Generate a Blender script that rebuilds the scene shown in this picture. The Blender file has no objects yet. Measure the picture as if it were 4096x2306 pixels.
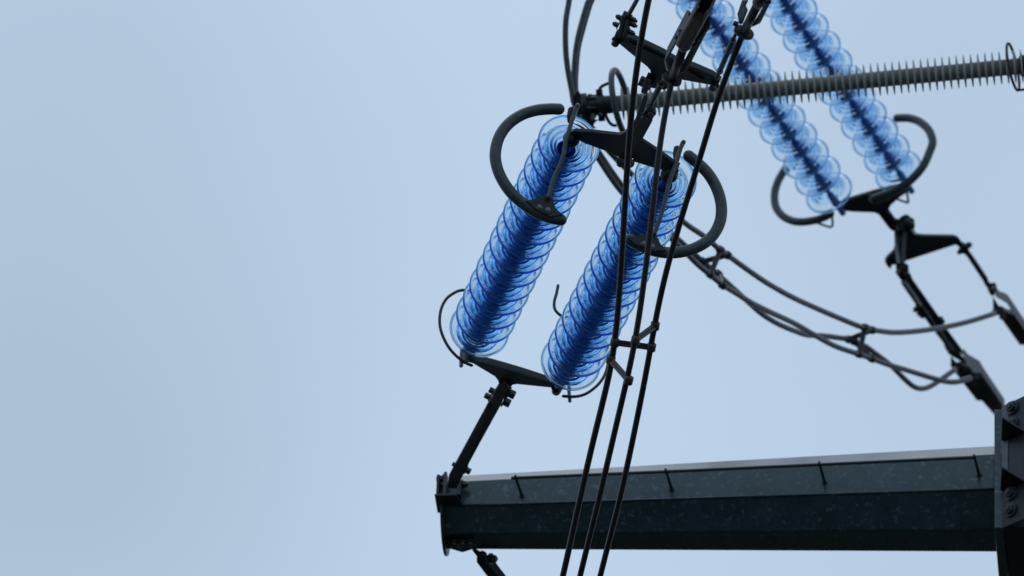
import bpy, math, random
from mathutils import Vector, Matrix, Quaternion
random.seed(4)
R = math.radians
scene = bpy.context.scene
COL = scene.collection

# ------------------------------------------------------------------ viewpoint
# a long lens on the ground looks up at the tip of a pylon arm about 40 m away.
# Lengths measured on the photograph (4096 px wide) are turned into metres at the real
# distance of each fitting with at(): x, y on the photo plus metres along the view.
CAM = Vector((0, 0, 1.6)); PITCH = R(34.4); LENS = 335.0
FWD = Vector((0, math.cos(PITCH), math.sin(PITCH)))
UP = Vector((0, -math.sin(PITCH), math.cos(PITCH)))
RIGHT = Vector((1, 0, 0))
PX = 36.0 / LENS / 4096.0
def at(xy, d):
    return CAM + FWD*d + RIGHT*((xy[0]-2048)*PX*d) + UP*((1153-xy[1])*PX*d)
FR = dict(A=(1900,0,2.339), B=(1900,400,2.339), C=(1700,1000,2.339), D=(1700,1686,2.339),
          E=(2996,0,2.339), F=(2996,600,2.339), G=(2996,1100,2.339), H=(2996,1686,2.339),
          I=(2400,0,3.68), J=(2200,230,5.142), K=(2200,480,5.142), L=(3500,780,4.316),
          M=(3600,1100,2.589), N=(1720,1800,2.865), O=(1760,1380,3.626), Q=(2680,880,3.22),
          R=(2050,430,6.44), U=(3940,1580,2.0), V=(3850,120,4.833), Z=(0,0,1.0))
def px(s):
    out = []; f = 'Z'
    for tok in s.split():
        if ':' in tok: f, tok = tok.split(':')
        x, y = tok.split(','); x0, y0, k = FR[f]
        out.append((x0+float(x)/k, y0+float(y)/k))
    return out
def solve_depth(p0, d0, p1, length, sign):
    lo, hi = d0, d0+sign*length
    for _ in range(60):
        m = (lo+hi)/2
        if (at(p1, m)-at(p0, d0)).length < length: lo = m
        else: hi = m
    return (lo+hi)/2
PITCH_DISC = 0.146
N_NEAR, N_FAR = 14, 17
NL_T, NL_B = (2275, 577), (1917, 1320)
NR_T, NR_B = (2662, 719), (2285, 1447)
D_NT = 40.2
D_NB = solve_depth(NL_T, D_NT, NL_B, PITCH_DISC*(N_NEAR-1), 1)
NAX = Vector((NL_T[0]-NL_B[0], NL_T[1]-NL_B[1])); NLEN = NAX.length; NAX.normalize()
KN = (D_NB-D_NT)/NLEN
def nd(xy): return D_NT - KN*((xy[0]-NL_T[0])*NAX.x+(xy[1]-NL_T[1])*NAX.y)
FL_B, FR_B = (3316, 772), (3592, 684)
FSTEP = Vector((47.0, 70.2)); D_FB = 47.8
FL_T = (FL_B[0]-FSTEP.x*(N_FAR-1), FL_B[1]-FSTEP.y*(N_FAR-1))
FR_T = (FR_B[0]-FSTEP.x*(N_FAR-1), FR_B[1]-FSTEP.y*(N_FAR-1))
D_FT = solve_depth(FR_B, D_FB, FR_T, PITCH_DISC*(N_FAR-1), -1)
FAX = FSTEP.normalized(); KF = (D_FB-D_FT)/(FSTEP.length*(N_FAR-1))
def fd(xy): return D_FB + KF*((xy[0]-FR_B[0])*FAX.x+(xy[1]-FR_B[1])*FAX.y)
A_N = (at(NL_T, D_NT)-at(NL_B, D_NB)).normalized()          # near tension axis, towards the viewer
S_N = (at(NR_T, nd(NR_T))-at(NL_T, D_NT)); S_N = (S_N-A_N*S_N.dot(A_N)).normalized()
N_N = A_N.cross(S_N).normalized()
if N_N.dot(FWD) < 0: N_N = -N_N
A_F = (at(FR_B, D_FB)-at(FR_T, D_FT)).normalized()          # far tension axis, away from the viewer
S_F = (at(FR_B, D_FB)-at(FL_B, fd(FL_B))); S_F = (S_F-A_F*S_F.dot(A_F)).normalized()
N_F = A_F.cross(S_F).normalized()
if N_F.dot(FWD) < 0: N_F = -N_F
def ftilt(ref, k=0.0025):
    return lambda p: fd(ref)+KF*((p[0]-ref[0])*FAX.x+(p[1]-ref[1])*FAX.y)+k*((p[0]-ref[0])*FAX.y-(p[1]-ref[1])*FAX.x)
def on(s, df, off=0.0):
    return [at(p, (df(p) if callable(df) else df)+off) for p in px(s)]
def ramp(vals):
    """depth as a piecewise function of the height on the photo"""
    def f(p):
        y = p[1]
        if y <= vals[0][0]: return vals[0][1]
        for (a, b), (c, d) in zip(vals, vals[1:]):
            if y <= c: return b+(d-b)*(y-a)/(c-a)
        return vals[-1][1]
    return f
def rampx(vals):
    g = ramp(vals); return lambda p: g((0, p[0]))
def onplane(s, p0, n):
    out = []
    for q in px(s):
        v = at(q, 1.0)-CAM; out.append(CAM+v*((p0-CAM).dot(n)/v.dot(n)))
    return out

# ------------------------------------------------------------------ materials
def nodes(name):
    m = bpy.data.materials.new(name); m.use_nodes = True
    nt = m.node_tree; return m, nt, nt.nodes['Principled BSDF']
def metal(name, c0, c1, rough=0.5, scale=14.0, spots=None, bump=0.15, spec=0.32, metallic=0.0, fine=120.0, coat=0.08):
    m, nt, b = nodes(name); N = nt.nodes; L = nt.links
    tc = N.new('ShaderNodeTexCoord')
    n1 = N.new('ShaderNodeTexNoise'); n1.inputs['Scale'].default_value = scale; n1.inputs['Detail'].default_value = 6
    n1.inputs['Roughness'].default_value = 0.65
    L.new(tc.outputs['Object'], n1.inputs['Vector'])
    r = N.new('ShaderNodeValToRGB'); r.color_ramp.elements[0].position = 0.36; r.color_ramp.elements[1].position = 0.66
    r.color_ramp.elements[0].color = (*c0, 1); r.color_ramp.elements[1].color = (*c1, 1)
    L.new(n1.outputs['Fac'], r.inputs['Fac'])
    col = r.outputs['Color']
    if spots:
        n2 = N.new('ShaderNodeTexNoise'); n2.inputs['Scale'].default_value = spots[0]; n2.inputs['Detail'].default_value = 3
        n2.inputs['Distortion'].default_value = 0.6
        L.new(tc.outputs['Object'], n2.inputs['Vector'])
        r2 = N.new('ShaderNodeValToRGB'); r2.color_ramp.elements[0].position = spots[1]; r2.color_ramp.elements[1].position = spots[1]+0.12
        L.new(n2.outputs['Fac'], r2.inputs['Fac'])
        mx = N.new('ShaderNodeMixRGB'); mx.inputs['Color2'].default_value = (*spots[2], 1)
        mm = N.new('ShaderNodeMath'); mm.operation = 'MULTIPLY'; mm.inputs[1].default_value = spots[3]
        L.new(r2.outputs['Color'], mm.inputs[0]); L.new(mm.outputs[0], mx.inputs['Fac'])
        L.new(col, mx.inputs['Color1']); col = mx.outputs['Color']
    L.new(col, b.inputs['Base Color'])
    b.inputs['Metallic'].default_value = metallic
    b.inputs['Coat Weight'].default_value = coat; b.inputs['Coat Roughness'].default_value = 0.12
    b.inputs['Specular IOR Level'].default_value = spec
    rr = N.new('ShaderNodeMapRange'); rr.inputs['To Min'].default_value = rough-0.1; rr.inputs['To Max'].default_value = rough+0.12
    L.new(n1.outputs['Fac'], rr.inputs['Value']); L.new(rr.outputs['Result'], b.inputs['Roughness'])
    n3 = N.new('ShaderNodeTexNoise'); n3.inputs['Scale'].default_value = fine; n3.inputs['Detail'].default_value = 4
    L.new(tc.outputs['Object'], n3.inputs['Vector'])
    bp = N.new('ShaderNodeBump'); bp.inputs['Strength'].default_value = bump; bp.inputs['Distance'].default_value = 0.004
    L.new(n3.outputs['Fac'], bp.inputs['Height']); L.new(bp.outputs['Normal'], b.inputs['Normal'])
    return m
STEEL = metal('galvanised_steel', (0.021,0.030,0.036), (0.038,0.050,0.058), 0.48, 18)
ARMSTEEL = metal('mottled_galvanised_steel', (0.018,0.046,0.058), (0.034,0.070,0.084), 0.34, 9, spots=(46.0,0.57,(0.16,0.20,0.225),0.5), bump=0.05, coat=0.42)
DARK = metal('weathered_dark_steel', (0.010,0.014,0.019), (0.022,0.029,0.035), 0.5, 22)
PALE = metal('pale_zinc_steel', (0.16,0.18,0.20), (0.24,0.26,0.28), 0.38, 20)
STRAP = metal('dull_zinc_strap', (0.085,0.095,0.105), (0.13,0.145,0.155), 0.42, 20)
TUBE = metal('grey_ring_tube', (0.038,0.058,0.063), (0.064,0.088,0.093), 0.45, 30, spots=(60.0,0.6,(0.16,0.19,0.19),0.35))
CABLE = metal('weathered_aluminium_cable', (0.022,0.021,0.024), (0.040,0.037,0.039), 0.5, 40, bump=0.3)
OLDCABLE = metal('grey_aluminium_cable', (0.085,0.089,0.098), (0.145,0.15,0.158), 0.45, 30, bump=0.3)
RUSTY = metal('brownish_clamp_metal', (0.046,0.039,0.036), (0.076,0.063,0.058), 0.5, 26, spots=(20.0,0.62,(0.085,0.055,0.045),0.5))
RUBBER = metal('grey_silicone_rubber', (0.21,0.212,0.205), (0.27,0.272,0.26), 0.5, 25, spec=0.4, coat=0.1)
SHED = metal('thin_silicone_shed_rubber', (0.52,0.53,0.51), (0.60,0.61,0.58), 0.5, 25, spec=0.4, coat=0.1)
_n = SHED.node_tree; _b = _n.nodes['Principled BSDF']; _t = _n.nodes.new('ShaderNodeBsdfTranslucent'); _t.inputs['Color'].default_value = (0.90,0.93,0.90,1)
_m = _n.nodes.new('ShaderNodeMixShader'); _m.inputs[0].default_value = 0.52
_n.links.new(_b.outputs[0], _m.inputs[1]); _n.links.new(_t.outputs[0], _m.inputs[2]); _n.links.new(_m.outputs[0], _n.nodes['Material Output'].inputs['Surface'])
CAPM = metal('blue_cast_cap_iron', (0.03,0.13,0.52), (0.05,0.18,0.68), 0.45, 30)  # blue light scattered by the glass is put into the iron's colour
def make_glass(name, absorb, density, ior, tint=(0.97, 0.985, 1.0), haze=0.05, hcol=(0.32, 0.66, 1.0)):
    m, nt, b = nodes(name); N = nt.nodes; L = nt.links
    N.remove(b); g = N.new('ShaderNodeBsdfGlass'); g.inputs['IOR'].default_value = ior
    g.inputs['Roughness'].default_value = 0.0; g.inputs['Color'].default_value = (*tint, 1)
    v = N.new('ShaderNodeVolumeAbsorption'); v.inputs['Color'].default_value = (*absorb, 1); v.inputs['Density'].default_value = density
    d = N.new('ShaderNodeBsdfTranslucent'); d.inputs['Color'].default_value = (*hcol, 1)
    mx = N.new('ShaderNodeMixShader'); mx.inputs[0].default_value = haze
    L.new(g.outputs[0], mx.inputs[1]); L.new(d.outputs[0], mx.inputs[2])
    L.new(mx.outputs[0], N['Material Output'].inputs['Surface']); L.new(v.outputs[0], N['Material Output'].inputs['Volume'])
    return m
GLASS = make_glass('blue_toughened_glass', (0.0, 0.64, 1.0), 22.0, 1.26)
GLASS_EDGE = make_glass('blue_glass_edge_light_tint', (0.0, 0.62, 0.97), 18.0, 1.33, (0.64, 0.88, 1.0), 0.34, (0.16, 0.54, 1.0))  # same glass; tint and haze put the bead's internally reflected light into its colour

# ------------------------------------------------------------------ mesh helpers
class MB:
    def __init__(s): s.v = []; s.f = []; s.sm = []; s.pieces = []; s.hold = False
    def add(s, vs, fs, smooth=False):
        if not s.hold: s.pieces.append((len(s.v), len(s.f)))
        b = len(s.v); s.v += [Vector(v) for v in vs]
        s.f += [tuple(i+b for i in f) for f in fs]; s.sm += [smooth]*len(fs)
        return s
    def tube(s, pts, r, seg=14, cap='flat', spline=True, sub=6):
        pts = [Vector(p) for p in pts]; n0 = len(pts)
        rad = list(r) if isinstance(r, (list, tuple)) else [r]*n0
        if spline and n0 > 2:
            q = []; rr = []
            e = [pts[0]*2-pts[1]]+pts+[pts[-1]*2-pts[-2]]
            for i in range(n0-1):
                a, b, c, d = e[i:i+4]
                for k in range(sub):
                    t = k/sub
                    q.append(0.5*((2*b)+(c-a)*t+(2*a-5*b+4*c-d)*t*t+(3*b-a-3*c+d)*t**3))
                    rr.append(rad[i]+(rad[i+1]-rad[i])*t)
            q.append(pts[-1]); rr.append(rad[-1]); pts, rad = q, rr
        n = len(pts)
        if cap == 'round':
            t0 = (pts[0]-pts[1]).normalized(); t1 = (pts[-1]-pts[-2]).normalized()
            h = []; hr = []; g = []; gr = []
            for a in (0, 18, 36, 54, 72, 85):
                h.append(pts[0]+t0*rad[0]*math.cos(R(a))); hr.append(rad[0]*max(0.06, math.sin(R(a))))
                g.append(pts[-1]+t1*rad[-1]*math.cos(R(a))); gr.append(rad[-1]*max(0.06, math.sin(R(a))))
            pts = h+pts+g[::-1]; rad = hr+rad+gr[::-1]; n = len(pts)
        T = [(pts[min(i+1, n-1)]-pts[max(i-1, 0)]).normalized() for i in range(n)]
        ref = Vector((0, 0, 1)) if abs(T[0].z) < 0.9 else Vector((1, 0, 0))
        u = (ref-T[0]*ref.dot(T[0])).normalized(); vs = []
        for i in range(n):
            u = (u-T[i]*u.dot(T[i])).normalized(); w = T[i].cross(u)
            for k in range(seg):
                a = 2*math.pi*k/seg; vs.append(pts[i]+(u*math.cos(a)+w*math.sin(a))*rad[i])
        fs = [(i*seg+k, i*seg+(k+1) % seg, (i+1)*seg+(k+1) % seg, (i+1)*seg+k) for i in range(n-1) for k in range(seg)]
        s.add(vs, fs, True)
        b = len(s.v)-len(vs)
        s.f += [tuple(b+k for k in reversed(range(seg))), tuple(b+(n-1)*seg+k for k in range(seg))]; s.sm += [cap == 'round']*2
        return s
    def lathe(s, o, ax, prof, seg=32, smooth=True, closed=False, sub=1):
        ax = Vector(ax).normalized(); ref = Vector((0, 0, 1)) if abs(ax.z) < 0.9 else Vector((1, 0, 0))
        u = (ref-ax*ref.dot(ax)).normalized(); w = ax.cross(u); o = Vector(o)
        if sub > 1:
            P = [Vector((a, b, 0)) for a, b in prof]; n = len(P); out = []
            for i in range(n if closed else n-1):
                a = P[(i-1) % n] if closed or i else P[0]; b = P[i]; c = P[(i+1) % n]
                d = P[(i+2) % n] if closed or i+2 < n else P[-1]
                for k in range(sub):
                    t = k/sub
                    q = 0.5*((2*b)+(c-a)*t+(2*a-5*b+4*c-d)*t*t+(3*b-a-3*c+d)*t**3); out.append((q.x, q.y))
            if not closed: out.append(prof[-1])
            prof = out
        n = len(prof); vs = []
        for r_, z in prof:
            r_ = max(r_, 1e-5)
            for k in range(seg):
                a = 2*math.pi*k/seg; vs.append(o+ax*z+(u*math.cos(a)+w*math.sin(a))*r_)
        fs = []
        for i in range(n if closed else n-1):
            j = (i+1) % n
            for k in range(seg):
                fs.append((i*seg+k, i*seg+(k+1) % seg, j*seg+(k+1) % seg, j*seg+k))
        return s.add(vs, fs, smooth)
    def prism(s, pts, ext):
        n = len(pts); ext = Vector(ext); pts = [Vector(p) for p in pts]
        nn = Vector((0, 0, 0))
        for i in range(n): nn += pts[i].cross(pts[(i+1) % n])
        if nn.dot(ext) > 0: pts = pts[::-1]
        vs = pts+[p+ext for p in pts]
        fs = [tuple(range(n)), tuple(range(2*n-1, n-1, -1))]
        fs += [((i+1) % n, i, n+i, n+(i+1) % n) for i in range(n)]
        return s.add(vs, fs)
    def box(s, c, ax, ay, az):
        c, ax, ay, az = Vector(c), Vector(ax), Vector(ay), Vector(az)
        return s.prism([c-ax-ay-az, c+ax-ay-az, c+ax+ay-az, c-ax+ay-az], az*2)
    def bar(s, p0, p1, w, t, side):
        p0, p1 = Vector(p0), Vector(p1); a = (p1-p0); L = a.length; a = a/L
        side = Vector(side); side = (side-a*side.dot(a)).normalized(); nn = a.cross(side)
        return s.box((p0+p1)/2, a*L/2, side*w/2, nn*t/2)
    def hexbolt(s, p, ax, r, h, shank=0.0):
        ax = Vector(ax).normalized(); p = Vector(p)
        s.pieces.append((len(s.v), len(s.f))); s.hold = True
        s.lathe(p, ax, [(0, 0), (r*1.35, 0), (r*1.35, h*0.22), (0, h*0.22)], 16, False)
        s.lathe(p, ax, [(0, h*0.22), (r, h*0.22), (r, h*0.9), (r*0.8, h), (0, h)], 6, False)
        if shank: s.lathe(p, ax, [(0, h), (r*0.55, h), (r*0.55, h+shank), (0, h+shank)], 10, False)
        s.hold = False; return s
    def obj(s, name, mat, parent=None, bevel=0.0, loc=None):
        o0 = Vector(loc) if loc is not None else (Vector(parent['_o']) if parent else sum(s.v, Vector())/max(1, len(s.v)))
        me = bpy.data.meshes.new(name)
        me.from_pydata([tuple(v-o0) for v in s.v], [], s.f)
        me.polygons.foreach_set('use_smooth', s.sm); me.materials.append(mat); me.update()
        o = bpy.data.objects.new(name, me); COL.objects.link(o)
        if parent: o.parent = parent
        else: o.location = o0
        o['_o'] = tuple(o0)
        if bevel:
            m = o.modifiers.new('bevel', 'BEVEL'); m.width = bevel; m.segments = 2; m.limit_method = 'ANGLE'; m.angle_limit = R(35)
        return o
def each(m, name, mat, parent=None, bevel=0.0):
    """every piece collected in m becomes a part of its own"""
    P = m.pieces+[(len(m.v), len(m.f))]; out = []
    for (v0, f0), (v1, f1) in zip(P, P[1:]):
        q = MB(); q.v = m.v[v0:v1]; q.f = [tuple(i-v0 for i in f) for f in m.f[f0:f1]]; q.sm = m.sm[f0:f1]
        out.append(q.obj(name, mat, parent, bevel))
    return out
def tag(o, label, cat, group=None):
    o['label'] = label; o['category'] = cat
    if group: o['group'] = group
    return o
def thing(name, label, cat, loc, group=None):
    o = bpy.data.objects.new(name, None); o.empty_display_size = 0.1; COL.objects.link(o)
    o.location = loc; o['_o'] = tuple(loc); return tag(o, label, cat, group)

# ------------------------------------------------------------------ insulator strings
GP = [(20,-94),(30,-95),(38,-88),(43,-72),(50,-58),(68,-46),(88,-33),(106,-16.5),(115,-7),(119,-3.8),(123.5,-3.6),(127.0,-1.2),(127.8,1.8),(126.2,5),(122.5,6),(118.8,4),(116.5,0),
      (112,-5),(105,-12),(97,-20),(92,-19),(88,-12),(85,-10),(81,-13),(77,-26),(73,-30),(69,-22),(66,-17),(62,-20),(58,-36),
      (55,-38),(52,-30),(50,-27),(47,-30),(44,-43),(39,-54),(30,-59),(22,-63),(19,-76)]
GP = [((46+(a-46)*1.08 if a > 46 else a)/1000, b/1000) for a, b in GP]
CP = [(0,-0.130),(0.016,-0.130),(0.024,-0.127),(0.030,-0.118),(0.034,-0.106),(0.037,-0.090),(0.042,-0.078),(0.045,-0.064),(0.045,-0.056),(0.040,-0.054),(0.0385,-0.066)]
PP = [(0.0,-0.070),(0.017,-0.068),(0.020,-0.050),(0.017,-0.044),(0.014,-0.030),(0.013,0.012),(0.014,0.018),(0.015,0.026),(0.010,0.034),(0,0.036)]
z = Vector((0, 0, 1))
first_disc = [None]
def string(label, group, origin, axis, n):
    t = thing('insulator_string', label, 'insulator', origin, group)
    q = Vector((0, 0, 1)).rotation_difference(axis)
    t.rotation_mode = 'QUATERNION'; t.rotation_quaternion = q
    if first_disc[0] is None:
        g = MB().lathe((0,0,0), z, GP, 72, True, True, 3).obj('glass_disc', GLASS, None, loc=(0,0,0))
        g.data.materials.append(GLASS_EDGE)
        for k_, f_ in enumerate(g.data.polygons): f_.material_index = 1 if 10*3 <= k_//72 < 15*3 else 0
        c = MB(); c.lathe((0,0,0), z, CP, 28, True, False, 2); c.lathe((0,0,0), z, PP, 18, True, False, 2)
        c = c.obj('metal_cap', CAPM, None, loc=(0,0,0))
        first_disc[0] = (g, c); fresh = True
    else: fresh = False
    g0, c0 = first_disc[0]
    for i in range(n):
        if fresh and i == 0: g, c = g0, c0
        else:
            g = g0.copy(); COL.objects.link(g); c = c0.copy(); COL.objects.link(c)
        g.parent = t; g.location = (0, 0, -i*PITCH_DISC); c.parent = g; c.location = (0,0,0)
        g.rotation_euler = (R(random.uniform(-0.9, 0.9)), R(random.uniform(-0.9, 0.9)), random.uniform(0, 6.28)); g['_o'] = (0,0,0)
    return t
GS = 'blue glass insulator strings'
string('sharp blue glass insulator string nearest the empty sky, under the left arcing ring', GS, at(NL_T, D_NT), A_N, N_NEAR)
A_NR = (at(NR_T, nd(NR_T))-at(NR_B, nd(NR_B))).normalized()
string('sharp blue glass insulator string partly behind the three hanging cables', GS, at(NR_T, nd(NR_T)), A_NR, N_NEAR)
for_far = [string('blurred blue glass insulator string ending at the pointed tip of the far yoke', GS, at(FL_B, fd(FL_B)), A_F, N_FAR),
  string('blurred blue glass insulator string ending inside the right far grey ring', GS, at(FR_B, D_FB), A_F, N_FAR)]
for o_ in for_far: o_.scale = (0.93, 0.93, 1.0)

# ------------------------------------------------------------------ near yokes
def plate(name, s, df, nrm, thick, mat, parent=None, off=0.0, bevel=0.003):
    return MB().prism(on(s, df, off), nrm*thick).obj(name, mat, parent, bevel)
def nbolt(mb, s, r, h, off=-0.01, ax=None, shank=0.0, df=None):
    for p in on(s, df or nd, off): mb.hexbolt(p, ax or -N_N, r, h, shank)
    return mb
# yoke carrying the conductor end of the two sharp strings
y1 = thing('yoke_plate', 'black yoke plate bridging the upper ends of the two sharp glass strings', 'yoke', on('K:1600,500', nd)[0])
plate('plate', 'K:385,330 400,285 440,255 500,240 800,252 1370,318 1470,305 1545,250 1640,60 2090,60 1880,440 2150,615 B:1700,480 1840,580 1880,620 1892,660 1870,715 1790,672 1660,635 1480,580 K:1700,800 1600,860 1460,800 1240,682 1000,596 690,478 570,412 500,470 430,450', nd, N_N, 0.018, DARK, y1)
m = MB(); nbolt(m, 'K:1470,850 1640,880', 0.016, 0.035, 0.0, -A_N); each(m, 'bolt', STEEL, y1)
m = MB(); nbolt(m, 'K:480,330', 0.017, 0.022, 0.0); m.obj('pin', DARK, y1)
m = MB(); nbolt(m, 'B:1860,650', 0.017, 0.022, 0.0); m.obj('pin', DARK, y1)
def fitting(p0, p1, parent, name='clevis'):
    a = (p1-p0); L = a.length
    m = MB(); m.lathe(p0, a, [(0,0),(0.020,0.0),(0.033,0.012),(0.037,0.03),(0.034,0.048),(0.024,0.062),(0.02,0.075),(0.02,L),(0,L)], 20)
    sd = S_N*0.5+N_N*0.2
    m.bar(p1-a*0.10, p1+a*0.30, 0.055, 0.016, N_N)
    return m.obj(name, DARK, parent)
fitting(at(NL_T, D_NT)+A_N*0.022, on('K:470,340', nd)[0], y1, 'ball_clevis')
fitting(at(NR_T, nd(NR_T))+A_NR*0.022, on('B:1862,655', nd)[0], y1, 'ball_clevis')

# yoke at the arm end
y2 = thing('yoke_plate', 'black yoke plate with thick edge at the lower ends of the two sharp strings', 'yoke', on('O:930,480', nd)[0])
plate('plate', 'O:300,180 360,190 720,275 1150,400 1560,535 1660,560 1745,590 1700,640 1640,628 1110,574 1050,588 1010,640 960,800 790,760 850,560 835,515 790,460 480,275 330,235', nd, N_N, 0.030, STEEL, y2)
m = MB(); m.tube(on('O:505,228 900,338 1300,462 1540,548', nd, -0.004), 0.004, 8); each(m, 'rib', STEEL, y2)
m = MB(); nbolt(m, 'O:1690,625', 0.017, 0.03, 0.0, -A_N); each(m, 'bolt', STEEL, y2)
for b_, d_ in ((NL_B, nd(NL_B)), (NR_B, nd(NR_B))):
    p = at(b_, d_)-A_N*0.125
    m = MB(); m.lathe(p, -A_N, [(0,0),(0.014,0),(0.016,0.03),(0.028,0.05),(0.03,0.09),(0.022,0.13),(0.02,0.2),(0,0.2)], 18)
    m.obj('ball_eye', DARK, y2)

# three-way plate of the bundled conductor
y3 = thing('yoke_plate', 'black winged plate above the sharp strings, joining rods of the bundled conductor', 'yoke', on('I:850,950', nd)[0])
plate('plate', 'I:205,560 240,520 330,530 500,590 900,780 1100,900 1350,985 1640,1110 1760,1200 1740,1260 1640,1260 1180,1178 1120,1230 960,1330 740,1300 640,1350 745,1100 735,1040 690,985 600,915 280,650 220,620', nd, N_N, 0.026, STEEL, y3)
m = MB(); m.tube(on('I:420,620 800,790 1000,880', nd, -0.004), 0.004, 8); m.tube(on('I:1290,1040 1520,1165', nd, -0.004), 0.004, 8); each(m, 'rib', DARK, y3)
m = MB(); nbolt(m, 'I:250,590 1690,1240', 0.016, 0.03, -0.004); each(m, 'bolt', DARK, y3)
m = MB(); m.bar(on('I:735,1120', nd, -0.03)[0], on('I:660,1340', nd, -0.03)[0], 0.026, 0.03, S_N); m.bar(on('I:690,1180', nd, -0.02)[0], on('I:650,1270', nd, -0.02)[0], 0.055, 0.02, S_N); m.obj('clevis', DARK, y3, 0.003)

# links between the two plates
lk = thing('link_bar', 'pair of flat dark link bars joining the lower yoke to the winged plate', 'link', on('J:1900,1200', nd)[0])
m = MB(); m.prism(on('J:1760,1450 1710,1380 1920,800 1990,770 2010,860 1850,1380', nd, -0.03), N_N*0.014); m.obj('bar', STEEL, lk, 0.002)
m = MB(); m.prism(on('K:1690,380 1660,300 J:1850,1290 2010,1010 2150,1100 2165,1180 2050,1380 K:1890,430 1800,520', nd, -0.05), N_N*0.016); m.obj('bar', DARK, lk, 0.002)
m = MB(); nbolt(m, 'J:2100,1130 1960,1200', 0.014, 0.02, -0.055); each(m, 'bolt', STEEL, lk)

# link from arm tip to the yoke
lk = thing('link_bar', 'long flat strap slanting from the arm tip up to the sharp strings', 'link', on('O:600,1200', nd)[0])
m = MB(); m.prism(on('O:800,760 900,830 880,880 565,1450 N:450,150 395,262 300,450 195,440 215,290 290,150 O:365,1450 690,850 730,780', nd, -0.02), N_N*0.016); m.obj('strap', DARK, lk, 0.003)
m = MB(); m.prism(on('O:770,700 860,560 950,560 990,640 900,830 820,900 740,860', nd, -0.045), N_N*0.022); m.obj('clevis', DARK, lk, 0.003)
m = MB(); nbolt(m, 'O:800,690 735,770', 0.015, 0.03, 0.02, -S_N); nbolt(m, 'O:985,690 915,810', 0.021, 0.035, 0.01, S_N); each(m, 'bolt', STEEL, lk)
m = MB(); m.prism(on('O:860,545 870,560 800,700 770,740', nd, -0.05), N_N*0.02); m.prism(on('O:725,820 700,830 620,1000 640,1000', nd, -0.045), N_N*0.02); each(m, 'side_plate', PALE, lk)
m = MB(); nbolt(m, 'D:378,452', 0.016, 0.026, 0.0, S_N); nbolt(m, 'D:292,415', 0.011, 0.02, 0.0, -S_N); each(m, 'bolt', STEEL, lk)

# ------------------------------------------------------------------ grading rings and arcing horns
PN_L = on('K:440,330', nd)[0]; PN_R = on('B:1862,655', nd)[0]
RG = 'grey arcing rings'
def fan(mb, s, p0, n, t):
    mb.prism(onplane(s, p0, n), n*t); return mb
t = thing('arcing_ring', 'thick open grey ring curving left round the leftmost sharp string, free end at top', 'arcing ring', PN_L, RG)
MB().tube(onplane('B:785,88 700,86 560,101 420,150 300,240 222,360 190,500 203,620 250,740 330,860 430,955 560,1045 690,1100 805,1124', PN_L, A_N), 0.0245, 20, 'round').obj('ring', TUBE, t)
m = fan(MB(), 'B:470,940 560,930 620,905 650,888 668,905 690,905 712,905 732,930 740,975 760,1015 822,1078 700,1095 560,1020', PN_L+A_N*0.03, A_N, -0.012); m.obj('bracket', DARK, t, 0.002)
m = MB(); [m.hexbolt(p, A_N, 0.009, 0.014) for p in onplane('B:605,1010 680,1035', PN_L+A_N*0.032, A_N)]; each(m, 'bolt', PALE, t)
m = MB(); m.tube(onplane('B:690,910 735,750 800,600 832,500 850,390 880,290 915,170 945,80 962,52', PN_L+A_N*0.045, A_N)+onplane('B:955,70 925,150 900,215', PN_L-A_N*0.02, A_N), 0.0095, 12, 'round'); m.obj('support_rod', TUBE, t)
m = MB(); m.tube(onplane('B:905,100 890,150 885,200', PN_L-A_N*0.03, A_N), [0.017,0.014,0.010], 14, 'round'); m.obj('ball_end', DARK, t)
t = thing('arcing_ring', 'thick open grey ring curving right behind the three hanging cables', 'arcing ring', PN_R, RG)
MB().tube(onplane('B:2000,525 2085,595 2180,690 2258,820 2302,970 2298,1120 2240,1250 2140,1345 2000,1408 1850,1432 1700,1418 1560,1370 1450,1310', PN_R, A_N), 0.0245, 20, 'round').obj('ring', TUBE, t)
m = fan(MB(), 'B:1425,1285 1500,1275 1580,1250 1600,1240 1690,1240 1705,1280 1740,1350 1790,1412 1650,1420 1500,1350', PN_R+A_N*0.03, A_N, -0.012); m.obj('bracket', DARK, t, 0.002)
m = MB(); [m.hexbolt(p, A_N, 0.009, 0.014) for p in onplane('B:1578,1350 1655,1375', PN_R+A_N*0.032, A_N)]; each(m, 'bolt', PALE, t)
m = MB(); m.tube(onplane('B:1680,1250 1740,1080 1790,900 1815,780 1845,690 1880,600 1915,480 1940,410 1952,395', PN_R+A_N*0.045, A_N)+onplane('B:1940,420 1900,500 1885,560', PN_R-A_N*0.02, A_N), 0.0095, 12, 'round'); m.obj('support_rod', TUBE, t)
m = MB(); m.tube(onplane('B:1890,460 1880,510 1878,550', PN_R-A_N*0.03, A_N), [0.015,0.013,0.010], 14, 'round'); m.obj('ball_end', DARK, t)
HP_L = at(NL_B, D_NB)-A_N*0.16; HP_R = at(NR_B, nd(NR_B))-A_N*0.16
HG = 'thin arcing horns'
t = thing('arcing_horn', 'thin dark curved rod looping left of the lower end of the leftmost sharp string', 'arcing horn', HP_L, HG)
MB().tube(onplane('C:437,1082 380,1058 300,1000 220,910 160,790 137,680 150,560 200,460 280,400 350,378 430,390 500,430', HP_L, A_N), 0.0068, 12, 'round').obj('rod', STEEL, t)
m = MB(); m.tube(onplane('C:345,940 340,1020 338,1085', HP_L-A_N*0.012, A_N), 0.009, 10, 'round'); m.obj('pin', PALE, t)
t = thing('arcing_horn', 'thin dark hooked rod around the lower end of the sharp string beside the cables', 'arcing horn', HP_R, HG)
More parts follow.
